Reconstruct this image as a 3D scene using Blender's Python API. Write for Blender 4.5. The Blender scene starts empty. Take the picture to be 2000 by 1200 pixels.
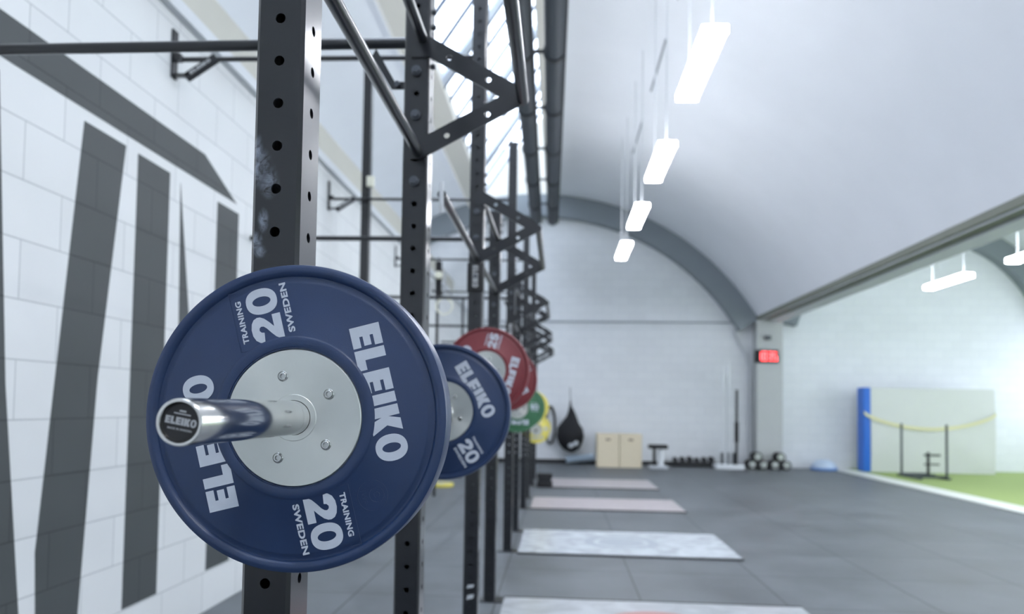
import bpy, bmesh, math, random
from mathutils import Vector, Matrix
PI = math.pi
rnd = random.Random(7)
scene = bpy.context.scene
C = scene.collection

# ------------------------------------------------------------------ camera
cam_d = bpy.data.cameras.new('camera')
cam = bpy.data.objects.new('camera', cam_d)
C.objects.link(cam)
scene.camera = cam
cam_d.sensor_width = 36.0
cam_d.lens = 27.0
cam_d.shift_x = 0.0115
cam_d.shift_y = 0.066
cam_d.clip_start = 0.05
cam_d.clip_end = 200
YAW, PIT, ROLL = math.atan(117/1500), math.atan(61/1500), 0.0155
cam.matrix_world = (Matrix.Translation((0, 0, 1.34)) @ Matrix.Rotation(YAW, 4, 'Z')
                    @ Matrix.Rotation(PI/2 + PIT, 4, 'X') @ Matrix.Rotation(ROLL, 4, 'Z'))
cam_d.dof.use_dof = True
cam_d.dof.focus_distance = 1.14
cam_d.dof.aperture_fstop = 3.6

# ------------------------------------------------------------------ world, exposure
world = bpy.data.worlds.new('sky')
scene.world = world
world.use_nodes = True
bg = world.node_tree.nodes['Background']
bg.inputs[0].default_value = (0.80, 0.87, 1.0, 1)
bg.inputs[1].default_value = 4.0
scene.view_settings.view_transform = 'Standard'
scene.view_settings.look = 'None'
scene.view_settings.gamma = 1
scene.view_settings.use_curve_mapping = False
scene.view_settings.exposure = 0.42
try:
    scene.cycles.use_denoising = True
    scene.cycles.max_bounces = 10
    scene.cycles.sample_clamp_indirect = 6
except Exception:
    pass

LAMP_POWER = 33.0

# ------------------------------------------------------------------ materials
def lin(c):
    return tuple((v/255/12.92 if v/255 <= 0.04045 else ((v/255+0.055)/1.055)**2.4) for v in c) + (1,)

def mat(name, rgb, rough=0.5, metal=0.0, spec=0.5, noise=0.0, nscale=30, bump=0.0, bscale=200, coat=0.0, aniso=None, nstretch=(1,1,1)):
    m = bpy.data.materials.new(name)
    m.use_nodes = True
    nt = m.node_tree
    b = nt.nodes['Principled BSDF']
    b.inputs['Base Color'].default_value = lin(rgb)
    b.inputs['Roughness'].default_value = rough
    b.inputs['Metallic'].default_value = metal
    b.inputs['Specular IOR Level'].default_value = spec
    if coat:
        b.inputs['Coat Weight'].default_value = coat
        b.inputs['Coat Roughness'].default_value = 0.15
    tc = nt.nodes.new('ShaderNodeTexCoord')
    mp = nt.nodes.new('ShaderNodeMapping')
    mp.inputs['Scale'].default_value = nstretch
    nt.links.new(tc.outputs['Object'], mp.inputs[0])
    if noise:
        n = nt.nodes.new('ShaderNodeTexNoise')
        n.inputs['Scale'].default_value = nscale
        n.inputs['Detail'].default_value = 5
        nt.links.new(mp.outputs[0], n.inputs['Vector'])
        mx = nt.nodes.new('ShaderNodeMix')
        mx.data_type = 'RGBA'
        c = lin(rgb)
        mx.inputs[6].default_value = tuple(v*(1-noise) for v in c[:3]) + (1,)
        mx.inputs[7].default_value = tuple(min(1, v*(1+noise)) for v in c[:3]) + (1,)
        nt.links.new(n.outputs[0], mx.inputs[0])
        nt.links.new(mx.outputs[2], b.inputs['Base Color'])
    if bump:
        n2 = nt.nodes.new('ShaderNodeTexNoise')
        n2.inputs['Scale'].default_value = bscale
        n2.inputs['Detail'].default_value = 3
        nt.links.new(mp.outputs[0], n2.inputs['Vector'])
        bp = nt.nodes.new('ShaderNodeBump')
        bp.inputs['Strength'].default_value = bump
        bp.inputs['Distance'].default_value = 0.002
        nt.links.new(n2.outputs[0], bp.inputs['Height'])
        nt.links.new(bp.outputs[0], b.inputs['Normal'])
    if aniso is not None:
        b.inputs['Anisotropic'].default_value = aniso
        t = nt.nodes.new('ShaderNodeTangent')
        t.direction_type = 'RADIAL'
        t.axis = 'Y'
        nt.links.new(t.outputs[0], b.inputs['Tangent'])
    return m

def emit(name, rgb, strength):
    m = bpy.data.materials.new(name)
    m.use_nodes = True
    nt = m.node_tree
    b = nt.nodes['Principled BSDF']
    b.inputs['Base Color'].default_value = lin(rgb)
    b.inputs['Emission Color'].default_value = lin(rgb)
    b.inputs['Emission Strength'].default_value = strength
    return m

def block_wall(name, rgb, joint, bw, bh, axes, dirt=0.06, bumpk=0.5):
    """painted block masonry, joints from a Brick Texture; axes = which object axes run along and up"""
    m = bpy.data.materials.new(name)
    m.use_nodes = True
    nt = m.node_tree
    b = nt.nodes['Principled BSDF']
    b.inputs['Roughness'].default_value = 0.6
    tc = nt.nodes.new('ShaderNodeTexCoord')
    sp = nt.nodes.new('ShaderNodeSeparateXYZ')
    cb = nt.nodes.new('ShaderNodeCombineXYZ')
    nt.links.new(tc.outputs['Object'], sp.inputs[0])
    nt.links.new(sp.outputs[axes[0]], cb.inputs[0])
    nt.links.new(sp.outputs[axes[1]], cb.inputs[1])
    br = nt.nodes.new('ShaderNodeTexBrick')
    br.inputs['Scale'].default_value = 1
    br.inputs['Brick Width'].default_value = bw
    br.inputs['Row Height'].default_value = bh
    br.inputs['Mortar Size'].default_value = 0.0035
    br.inputs['Mortar Smooth'].default_value = 0.5
    c = lin(rgb)
    br.inputs['Color1'].default_value = c
    br.inputs['Color2'].default_value = tuple(v*0.965 for v in c[:3]) + (1,)
    br.inputs['Mortar'].default_value = lin(joint)
    nt.links.new(cb.outputs[0], br.inputs['Vector'])
    n = nt.nodes.new('ShaderNodeTexNoise')
    n.inputs['Scale'].default_value = 2.5
    n.inputs['Detail'].default_value = 6
    nt.links.new(tc.outputs['Object'], n.inputs['Vector'])
    mr = nt.nodes.new('ShaderNodeMapRange')
    mr.inputs['To Min'].default_value = 1-dirt
    mr.inputs['To Max'].default_value = 1+dirt*0.4
    nt.links.new(n.outputs[0], mr.inputs[0])
    mx = nt.nodes.new('ShaderNodeMix')
    mx.data_type = 'RGBA'
    mx.blend_type = 'MULTIPLY'
    mx.inputs[0].default_value = 1
    nt.links.new(br.outputs[0], mx.inputs[6])
    nt.links.new(mr.outputs[0], mx.inputs[7])
    nt.links.new(mx.outputs[2], b.inputs['Base Color'])
    bp = nt.nodes.new('ShaderNodeBump')
    bp.inputs['Strength'].default_value = bumpk
    bp.inputs['Distance'].default_value = 0.004
    bp.invert = True
    nt.links.new(br.outputs['Fac'], bp.inputs['Height'])
    nt.links.new(bp.outputs[0], b.inputs['Normal'])
    return m

M = {}
M['wall_paint'] = block_wall('painted_block_wall', (222, 225, 226), (178, 183, 185), 0.5, 0.25, (1, 2))
M['wall_dark'] = block_wall('dark_painted_lettering', (70, 75, 77), (44, 48, 50), 0.5, 0.25, (1, 2), dirt=0.15)
M['end_wall'] = block_wall('white_block_end_wall', (238, 241, 245), (214, 220, 227), 0.4, 0.2, (0, 2), dirt=0.03, bumpk=0.2)
M['ceiling'] = mat('white_vault_plaster', (236, 240, 245), 0.75, noise=0.035, nscale=1.6, bump=0.12, bscale=6)
M['rib'] = mat('grey_arch_rib', (138, 146, 152), 0.7, noise=0.05, nscale=3)
M['beam'] = mat('grey_green_beam', (124, 128, 118), 0.7, noise=0.06, nscale=3)
M['column'] = mat('grey_concrete_column', (196, 199, 199), 0.7, noise=0.04, nscale=4)
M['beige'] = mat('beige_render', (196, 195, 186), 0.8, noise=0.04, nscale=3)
M['curb'] = mat('cream_skylight_curb', (222, 220, 212), 0.7)
M['trim'] = mat('pale_trim', (206, 210, 214), 0.5)
M['black'] = mat('black_powder_coat', (17, 20, 26), 0.30, spec=0.5, coat=0.45, noise=0.10, nscale=8, bump=0.05, bscale=400)
M['blackfar'] = M['black']
M['blackmat'] = mat('black_rubber', (30, 31, 34), 0.6)
M['blackfab'] = mat('black_fabric', (26, 27, 31), 0.8, noise=0.3, nscale=40)
M['bolt'] = mat('dark_steel_bolt', (92, 96, 102), 0.35, metal=0.8)
M['chrome'] = mat('chrome', (226, 225, 222), 0.15, metal=1.0, noise=0.10, nscale=22, aniso=0.8)
M['steel'] = mat('brushed_steel_hub', (208, 211, 206), 0.36, metal=1.0, noise=0.10, nscale=10, bump=0.05, bscale=120, aniso=0.75)
M['steelbolt'] = mat('bright_socket_screw', (190, 192, 190), 0.25, metal=1.0)
M['blue'] = mat('blue_rubber', (31, 53, 90), 0.33, spec=0.55, noise=0.10, nscale=35, bump=0.10, bscale=700)
M['red'] = mat('red_rubber', (120, 46, 52), 0.45, noise=0.08, nscale=30)
M['green'] = mat('green_rubber', (62, 112, 80), 0.45, noise=0.08, nscale=30)
M['yellow'] = mat('yellow_rubber', (226, 214, 106), 0.45, noise=0.08, nscale=30)
M['print'] = mat('pale_grey_lettering', (196, 203, 214), 0.5, noise=0.06, nscale=90)
M['capblack'] = mat('black_end_cap', (26, 26, 27), 0.35)
M['capprint'] = mat('grey_cap_lettering', (176, 178, 180), 0.5)
M['sled'] = mat('grey_black_sled_paint', (66, 74, 78), 0.5)
M['white_metal'] = mat('white_powder_coat', (232, 236, 240), 0.4)
M['cream'] = mat('cream_plastic', (232, 232, 214), 0.4)
M['wood'] = mat('birch_plywood', (232, 219, 192), 0.55, noise=0.06, nscale=6, nstretch=(1, 1, 6))
M['woodcut'] = mat('dark_box_cutout', (128, 104, 76), 0.8)
M['turf'] = mat('green_turf', (154, 174, 106), 0.9, noise=0.22, nscale=60, bump=0.6, bscale=400)
M['kerb'] = mat('white_kerb', (226, 229, 224), 0.5)
M['crash'] = mat('pale_tarpaulin', (214, 217, 214), 0.5, noise=0.03, nscale=4, bump=0.25, bscale=3)
M['bluepad'] = mat('bright_blue_vinyl', (42, 112, 214), 0.45)
M['band'] = mat('pale_yellow_webbing', (226, 222, 178), 0.7)
M['lamp_body'] = mat('white_lamp_housing', (236, 238, 240), 0.4)
M['diffuser'] = emit('lit_diffuser', (246, 248, 255), LAMP_POWER)
M['rod'] = mat('white_suspension_rod', (222, 226, 230), 0.4)
M['clock_led'] = emit('red_clock_digits', (255, 84, 88), 4.0)
M['duct'] = mat('dark_grey_duct', (52, 59, 67), 0.6, noise=0.08, nscale=6)
M['ductband'] = mat('black_duct_clamp', (38, 42, 47), 0.6)
M['greyplast'] = mat('light_grey_plastic', (198, 203, 208), 0.4)
M['bosu'] = mat('blue_rubber_dome', (112, 150, 208), 0.35)
M['bosutop'] = mat('pale_blue_dome', (196, 212, 234), 0.35)
M['paleblue'] = mat('pale_blue_foam', (186, 206, 224), 0.6)
M['platemetal'] = None
M['mullion'] = mat('grey_blue_glazing_bar', (84, 96, 114), 0.5)
M['mullion_wide'] = mat('pale_skylight_rafter', (204, 213, 226), 0.6)

def glass_mat():
    m = bpy.data.materials.new('skylight_glass')
    m.use_nodes = True
    nt = m.node_tree
    nt.nodes.remove(nt.nodes['Principled BSDF'])
    out = nt.nodes['Material Output']
    tr = nt.nodes.new('ShaderNodeBsdfTransparent')
    tr.inputs[0].default_value = (0.96, 0.98, 1, 1)
    gl = nt.nodes.new('ShaderNodeBsdfGlossy')
    gl.inputs['Roughness'].default_value = 0.08
    mx = nt.nodes.new('ShaderNodeMixShader')
    mx.inputs[0].default_value = 0.06
    nt.links.new(tr.outputs[0], mx.inputs[1])
    nt.links.new(gl.outputs[0], mx.inputs[2])
    nt.links.new(mx.outputs[0], out.inputs[0])
    return m
M['glass'] = glass_mat()

def rubber_floor():
    m = bpy.data.materials.new('rubber_tile_floor')
    m.use_nodes = True
    nt = m.node_tree
    b = nt.nodes['Principled BSDF']
    b.inputs['Specular IOR Level'].default_value = 0.5
    tc = nt.nodes.new('ShaderNodeTexCoord')
    br = nt.nodes.new('ShaderNodeTexBrick')
    br.offset = 0
    br.inputs['Scale'].default_value = 1
    br.inputs['Brick Width'].default_value = 1.0
    br.inputs['Row Height'].default_value = 1.0
    br.inputs['Mortar Size'].default_value = 0.006
    br.inputs['Mortar Smooth'].default_value = 0.2
    c = lin((96, 101, 106))
    br.inputs['Color1'].default_value = c
    br.inputs['Color2'].default_value = tuple(v*0.92 for v in c[:3]) + (1,)
    br.inputs['Mortar'].default_value = lin((46, 49, 53))
    mp = nt.nodes.new('ShaderNodeMapping')
    mp.inputs['Location'].default_value = (0.42, 0.6, 0)
    nt.links.new(tc.outputs['Object'], mp.inputs[0])
    nt.links.new(mp.outputs[0], br.inputs['Vector'])
    n = nt.nodes.new('ShaderNodeTexNoise')
    n.inputs['Scale'].default_value = 1.3
    n.inputs['Detail'].default_value = 8
    n.inputs['Roughness'].default_value = 0.65
    nt.links.new(tc.outputs['Object'], n.inputs['Vector'])
    mr = nt.nodes.new('ShaderNodeMapRange')
    mr.inputs['From Min'].default_value = 0.3
    mr.inputs['From Max'].default_value = 0.7
    mr.inputs['To Min'].default_value = 0.72
    mr.inputs['To Max'].default_value = 1.38
    nt.links.new(n.outputs[0], mr.inputs[0])
    mx = nt.nodes.new('ShaderNodeMix')
    mx.data_type = 'RGBA'
    mx.blend_type = 'MULTIPLY'
    mx.inputs[0].default_value = 1
    nt.links.new(br.outputs[0], mx.inputs[6])
    nt.links.new(mr.outputs[0], mx.inputs[7])
    nt.links.new(mx.outputs[2], b.inputs['Base Color'])
    mr2 = nt.nodes.new('ShaderNodeMapRange')
    mr2.inputs['To Min'].default_value = 0.38
    mr2.inputs['To Max'].default_value = 0.62
    nt.links.new(n.outputs[0], mr2.inputs[0])
    nt.links.new(mr2.outputs[0], b.inputs['Roughness'])
    n2 = nt.nodes.new('ShaderNodeTexNoise')
    n2.inputs['Scale'].default_value = 240
    nt.links.new(tc.outputs['Object'], n2.inputs['Vector'])
    bp = nt.nodes.new('ShaderNodeBump')
    bp.inputs['Strength'].default_value = 0.35
    bp.inputs['Distance'].default_value = 0.002
    nt.links.new(n2.outputs[0], bp.inputs['Height'])
    nt.links.new(bp.outputs[0], b.inputs['Normal'])
    return m
M['floor'] = rubber_floor()

def platform_mat(name, base, centre=None, rough=0.3, scuff=0.16):
    """sealed platform sheet with pale scuffs; optional round printed emblem in the middle (object space)"""
    m = bpy.data.materials.new(name)
    m.use_nodes = True
    nt = m.node_tree
    b = nt.nodes['Principled BSDF']
    b.inputs['Roughness'].default_value = rough
    tc = nt.nodes.new('ShaderNodeTexCoord')
    n = nt.nodes.new('ShaderNodeTexNoise')
    n.inputs['Scale'].default_value = 3
    n.inputs['Detail'].default_value = 8
    n.inputs['Distortion'].default_value = 2.0
    nt.links.new(tc.outputs['Object'], n.inputs['Vector'])
    rp = nt.nodes.new('ShaderNodeValToRGB')
    c = lin(base)
    rp.color_ramp.elements[0].position = 0.35
    rp.color_ramp.elements[0].color = tuple(v*(1-scuff) for v in c[:3]) + (1,)
    rp.color_ramp.elements[1].position = 0.62
    rp.color_ramp.elements[1].color = tuple(min(1, v*(1+scuff)) for v in c[:3]) + (1,)
    nt.links.new(n.outputs[0], rp.inputs[0])
    last = rp.outputs[0]
    if centre:
        vl = nt.nodes.new('ShaderNodeVectorMath')
        vl.operation = 'LENGTH'
        nt.links.new(tc.outputs['Object'], vl.inputs[0])
        r2 = nt.nodes.new('ShaderNodeValToRGB')
        r2.color_ramp.interpolation = 'CONSTANT'
        e = r2.color_ramp.elements
        e[0].position = 0.0; e[0].color = (1, 1, 1, 1)
        e[1].position = 0.22; e[1].color = (0, 0, 0, 1)
        for p, v in ((0.27, 1), (0.36, 0)):
            k = e.new(p); k.color = (v, v, v, 1)
        nt.links.new(vl.outputs['Value'], r2.inputs[0])
        mx = nt.nodes.new('ShaderNodeMix')
        mx.data_type = 'RGBA'
        mx.inputs[7].default_value = lin(centre)
        nt.links.new(r2.outputs[0], mx.inputs[0])
        nt.links.new(last, mx.inputs[6])
        last = mx.outputs[2]
    nt.links.new(last, b.inputs['Base Color'])
    return m

def chalky_black():
    """black powder coat with a few soft chalk hand prints on the near upright"""
    m = mat('black_powder_coat_chalky', (17, 20, 26), 0.30, spec=0.5, coat=0.45, noise=0.10, nscale=8, bump=0.05, bscale=400)
    nt = m.node_tree
    b = nt.nodes['Principled BSDF']
    src = b.inputs['Base Color'].links[0].from_socket
    tc = nt.nodes.new('ShaderNodeTexCoord')
    total = None
    for (x, y, z, sx, sz) in ((-0.028, 0, 1.722, 0.022, 0.034), (-0.012, 0, 1.70, 0.018, 0.03), (-0.020, 0, 1.635, 0.010, 0.022),
                              (-0.031, 0, 1.60, 0.012, 0.022), (-0.024, 0, 1.585, 0.012, 0.012), (-0.034, 0, 1.75, 0.012, 0.03)):
        mp = nt.nodes.new('ShaderNodeMapping')
        mp.inputs['Location'].default_value = (-x/sx, 0, -z/sz)
        mp.inputs['Scale'].default_value = (1/sx, 0.0, 1/sz)
        nt.links.new(tc.outputs['Object'], mp.inputs[0])
        vl = nt.nodes.new('ShaderNodeVectorMath')
        vl.operation = 'LENGTH'
        nt.links.new(mp.outputs[0], vl.inputs[0])
        mr = nt.nodes.new('ShaderNodeMapRange')
        mr.interpolation_type = 'SMOOTHSTEP'
        mr.inputs['From Min'].default_value = 1.15
        mr.inputs['From Max'].default_value = 0.1
        nt.links.new(vl.outputs['Value'], mr.inputs[0])
        if total is None:
            total = mr.outputs[0]
        else:
            ad = nt.nodes.new('ShaderNodeMath')
            ad.operation = 'MAXIMUM'
            nt.links.new(total, ad.inputs[0]); nt.links.new(mr.outputs[0], ad.inputs[1])
            total = ad.outputs[0]
    n = nt.nodes.new('ShaderNodeTexNoise')
    n.inputs['Scale'].default_value = 55
    n.inputs['Detail'].default_value = 8
    n.inputs['Roughness'].default_value = 0.6
    n.inputs['Distortion'].default_value = 1.2
    nt.links.new(tc.outputs['Object'], n.inputs['Vector'])
    r = nt.nodes.new('ShaderNodeMapRange')
    r.inputs['From Min'].default_value = 0.36
    r.inputs['From Max'].default_value = 0.72
    nt.links.new(n.outputs[0], r.inputs[0])
    mu = nt.nodes.new('ShaderNodeMath'); mu.operation = 'MULTIPLY'
    nt.links.new(total, mu.inputs[0]); nt.links.new(r.outputs[0], mu.inputs[1])
    mu2 = nt.nodes.new('ShaderNodeMath'); mu2.operation = 'MULTIPLY'
    nt.links.new(mu.outputs[0], mu2.inputs[0]); mu2.inputs[1].default_value = 0.7
    mx = nt.nodes.new('ShaderNodeMix'); mx.data_type = 'RGBA'
    mx.inputs[7].default_value = lin((172, 182, 198))
    nt.links.new(mu2.outputs[0], mx.inputs[0])
    nt.links.new(src, mx.inputs[6])
    nt.links.new(mx.outputs[2], b.inputs['Base Color'])
    return m
M['chalky'] = chalky_black()

# ------------------------------------------------------------------ mesh helpers
class MB:
    def __init__(s):
        s.bm = bmesh.new()
    def box(s, x0, x1, y0, y1, z0, z1, bevel=0.0, mtx=None):
        vs = [s.bm.verts.new((x, y, z)) for x in (x0, x1) for y in (y0, y1) for z in (z0, z1)]
        fs = [s.bm.faces.new([vs[i] for i in f]) for f in
              ((0, 1, 3, 2), (4, 6, 7, 5), (0, 4, 5, 1), (2, 3, 7, 6), (0, 2, 6, 4), (1, 5, 7, 3))]
        if bevel:
            es = list({e for f in fs for e in f.edges})
            r = bmesh.ops.bevel(s.bm, geom=es, offset=bevel, segments=2, affect='EDGES', profile=0.6)
            vs = list({v for f in r['faces'] for v in f.verts} | {v for v in vs if v.is_valid})
        if mtx is not None:
            bmesh.ops.transform(s.bm, matrix=mtx, verts=[v for v in vs if v.is_valid])
        return s
    def tube(s, p0, p1, r, n=20, r2=None, caps=True):
        p0, p1 = Vector(p0), Vector(p1)
        d = (p1-p0).normalized()
        a = d.orthogonal().normalized()
        b = d.cross(a)
        r2 = r if r2 is None else r2
        A, B = [], []
        for i in range(n):
            t = 2*PI*i/n
            u = a*math.cos(t) + b*math.sin(t)
            A.append(s.bm.verts.new(p0+u*r)); B.append(s.bm.verts.new(p1+u*r2))
        for i in range(n):
            j = (i+1) % n
            s.bm.faces.new((A[i], A[j], B[j], B[i]))
        if caps:
            s.bm.faces.new(list(reversed(A))); s.bm.faces.new(B)
        return s
    def path(s, pts, r, n=12):
        pts = [Vector(p) for p in pts]
        rings = []
        a = None
        for i, p in enumerate(pts):
            d = ((pts[min(i+1, len(pts)-1)]-pts[max(i-1, 0)])).normalized()
            a = d.orthogonal().normalized() if a is None else (a - d*a.dot(d)).normalized()
            b = d.cross(a)
            rr = r[i] if isinstance(r, (list, tuple)) else r
            rings.append([s.bm.verts.new(p+(a*math.cos(2*PI*k/n)+b*math.sin(2*PI*k/n))*rr) for k in range(n)])
        for q in range(len(rings)-1):
            for k in range(n):
                j = (k+1) % n
                s.bm.faces.new((rings[q][k], rings[q][j], rings[q+1][j], rings[q+1][k]))
        s.bm.faces.new(list(reversed(rings[0]))); s.bm.faces.new(rings[-1])
        return s
    def lathe(s, prof, n=64, axis='Y', centre=(0, 0, 0), closed=False):
        """prof: (radius, along axis) pairs"""
        rings = []
        cx, cy, cz = centre
        for r, h in prof:
            ring = []
            if r < 1e-7:
                p = (cx, cy+h, cz) if axis == 'Y' else (cx, cy, cz+h) if axis == 'Z' else (cx+h, cy, cz)
                ring = [s.bm.verts.new(p)]
            else:
                for i in range(n):
                    t = 2*PI*i/n
                    c, q = math.cos(t)*r, math.sin(t)*r
                    p = (cx+c, cy+h, cz+q) if axis == 'Y' else (cx+c, cy+q, cz+h) if axis == 'Z' else (cx+h, cy+c, cz+q)
                    ring.append(s.bm.verts.new(p))
            rings.append(ring)
        if closed:
            rings.append(rings[0])
        for q in range(len(rings)-1):
            A, B = rings[q], rings[q+1]
            for i in range(n):
                j = (i+1) % n
                if len(A) == 1 and len(B) == 1: continue
                if len(A) == 1: s.bm.faces.new((A[0], B[i], B[j]))
                elif len(B) == 1: s.bm.faces.new((A[i], A[j], B[0]))
                else: s.bm.faces.new((A[i], A[j], B[j], B[i]))
        return s
    def prism(s, pts, f0, f1):
        """pts 2D polygon; f0,f1 map (u,v) to the two end faces"""
        A = [s.bm.verts.new(f0(*p)) for p in pts]
        B = [s.bm.verts.new(f1(*p)) for p in pts]
        s.bm.faces.new(A); s.bm.faces.new(list(reversed(B)))
        n = len(pts)
        for i in range(n):
            j = (i+1) % n
            s.bm.faces.new((A[i], B[i], B[j], A[j]))
        return s
    def sphere(s, c, r, sc=(1, 1, 1), seg=24):
        mtx = Matrix.Translation(c) @ Matrix.Diagonal((*[r*k for k in sc], 1))
        bmesh.ops.create_uvsphere(s.bm, u_segments=seg, v_segments=seg//2, radius=1, matrix=mtx)
        return s
    def mesh(s, name, smooth=True, angle=35):
        bmesh.ops.recalc_face_normals(s.bm, faces=s.bm.faces)
        me = bpy.data.meshes.new(name)
        s.bm.to_mesh(me); s.bm.free()
        if smooth:
            for p in me.polygons: p.use_smooth = True
            me.set_sharp_from_angle(angle=math.radians(angle))
        return me
    def build(s, name, m, parent=None, loc=(0, 0, 0), **kw):
        return obj(name, s.mesh(name, **kw), m, parent, loc)

def obj(name, me, m, parent=None, loc=(0, 0, 0), rot=(0, 0, 0)):
    me.materials.clear()
    me.materials.append(m)
    o = bpy.data.objects.new(name, me)
    C.objects.link(o)
    o.location = loc; o.rotation_euler = rot
    if parent: o.parent = parent
    return o

def tag(o, label=None, cat=None, group=None, kind=None):
    if label: o['label'] = label
    if cat: o['category'] = cat
    if group: o['group'] = group
    if kind: o['kind'] = kind
    return o

def thing(name, label, cat, loc=(0, 0, 0), rot=(0, 0, 0), group=None):
    o = bpy.data.objects.new(name, None)
    C.objects.link(o)
    o.empty_display_size = 0.1
    o.location = loc; o.rotation_euler = rot
    return tag(o, label, cat, group)

def struct(o):
    o['kind'] = 'structure'
    return o

def copy_tree(o, parent=None):
    c = o.copy()
    C.objects.link(c)
    if parent: c.parent = parent
    for ch in list(o.children): copy_tree(ch, c)
    return c

# ------------------------------------------------------------------ lettering
def from_curve(cu, t):
    cu.dimensions = '2D'
    cu.fill_mode = 'BOTH'
    cu.extrude = t/2
    o = bpy.data.objects.new('tmp', cu)
    C.objects.link(o)
    bpy.context.view_layer.update()
    dg = bpy.context.evaluated_depsgraph_get()
    me = bpy.data.meshes.new_from_object(o.evaluated_get(dg))
    bpy.data.objects.remove(o); bpy.data.curves.remove(cu)
    return me

def shapes_mesh(polys, t=0.0008):
    cu = bpy.data.curves.new('s', 'CURVE')
    for pl in polys:
        sp = cu.splines.new('POLY')
        sp.points.add(len(pl)-1)
        for i, p in enumerate(pl): sp.points[i].co = (p[0], p[1], 0, 1)
        sp.use_cyclic_u = True
    return from_curve(cu, t)

def font_mesh(s, w, h, bold=0.03, t=0.0008):
    cu = bpy.data.curves.new('t', 'FONT')
    cu.body = s
    cu.size = 1
    cu.offset = bold
    cu.space_character = 1.06
    cu.resolution_u = 6
    me = from_curve(cu, t)
    xs = [v.co.x for v in me.vertices]; ys = [v.co.y for v in me.vertices]
    ax, ay = min(xs), min(ys)
    kx, ky = w/(max(xs)-ax), h/(max(ys)-ay)
    for v in me.vertices:
        v.co.x = (v.co.x-ax)*kx; v.co.y = (v.co.y-ay)*ky
        v.co.z = t/2 if v.co.z > 0 else -t/2
    return me

def ell(cx, cy, rx, ry, n=40, p=1.0):
    out = []
    for i in range(n):
        c, q = math.cos(2*PI*i/n), math.sin(2*PI*i/n)
        out.append((cx+rx*math.copysign(abs(c)**p, c), cy+ry*math.copysign(abs(q)**p, q)))
    return out

def glyph(ch):
    if ch == 'E': return 0.74, [[(0, 0), (.74, 0), (.74, .27), (.36, .27), (.36, .38), (.70, .38), (.70, .62), (.36, .62), (.36, .73), (.74, .73), (.74, 1), (0, 1)]]
    if ch == 'L': return 0.70, [[(0, 0), (.70, 0), (.70, .30), (.36, .30), (.36, 1), (0, 1)]]
    if ch == 'I': return 0.36, [[(0, 0), (.36, 0), (.36, 1), (0, 1)]]
    if ch == 'K': return 0.88, [[(0, 0), (.36, 0), (.36, .40), (.50, 0), (.92, 0), (.66, .52), (.90, 1), (.50, 1), (.36, .62), (.36, 1), (0, 1)]]
    if ch == 'O': return 0.92, [ell(.46, .5, .46, .53, p=.92), ell(.46, .5, .16, .31)]
    if ch == '0': return 0.84, [ell(.42, .5, .42, .51, p=.86), ell(.42, .5, .155, .30)]
    if ch == '2': return 0.86, [[(0, 0), (.86, 0), (.86, .27), (.46, .27), (.63, .40), (.78, .54), (.85, .66), (.86, .76), (.81, .88), (.69, .965), (.5, 1.01), (.3, 1.0), (.13, .93), (.03, .81), (0, .66),
                                 (.33, .62), (.35, .71), (.42, .765), (.50, .75), (.545, .69), (.53, .61), (.45, .52), (.28, .40), (.12, .27), (.02, .13)]]
    if ch == '5': return 0.82, [[(.06, 1), (.78, 1), (.78, .75), (.36, .75), (.34, .64), (.5, .66), (.68, .6), (.8, .48), (.82, .33), (.76, .15), (.6, .02), (.4, -.01), (.2, .01), (.05, .12), (0, .28), (.32, .31), (.36, .24), (.43, .23), (.5, .28), (.5, .37), (.45, .43), (.37, .43), (.31, .39), (.02, .42)]]
    if ch == '1': return 0.5, [[(.16, 0), (.5, 0), (.5, 1), (.22, 1), (.16, .86), (0, .78), (0, .56), (.16, .62)]]
    return 0.3, []

def block_word(word, w, h, gap=0.09, t=0.0008):
    polys, x = [], 0
    for ch in word:
        gw, ps = glyph(ch)
        polys += [[(x+a, b) for a, b in p] for p in ps]
        x += gw+gap
    tot = x-gap
    return shapes_mesh([[(a*w/tot, b*h) for a, b in p] for p in polys], t)

def place_mesh(dst, me, x, y, ang, depth):
    """put 2D lettering into bmesh dst on a face that looks towards -Y; ang = turn of the whole layout"""
    b2 = bmesh.new(); b2.from_mesh(me)
    R = Matrix(((1, 0, 0, 0), (0, 0, -1, -depth), (0, 1, 0, 0), (0, 0, 0, 1)))
    mt = Matrix.Rotation(-ang, 4, 'Y') @ R @ Matrix.Translation((x, y, 0))
    bmesh.ops.transform(b2, matrix=mt, verts=b2.verts)
    tmp = bpy.data.meshes.new('t'); b2.to_mesh(tmp); b2.free()
    dst.from_mesh(tmp); bpy.data.meshes.remove(tmp)

# ------------------------------------------------------------------ SETTING
Y0, Y1 = -3.2, 18.4
struct(MB().box(-5.6, 12.2, Y0, Y1+0.3, -0.2, 0).build('floor', M['floor'], smooth=False))
struct(MB().box(6.62, 12.0, Y0, Y1-0.001, 0.0, 0.012).build('floor_turf', M['turf'], smooth=False))
struct(MB().box(6.2, 6.62, Y0, Y1-0.001, 0.0, 0.018, bevel=0.004).build('trim_4', M['kerb'], smooth=False))

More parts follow.
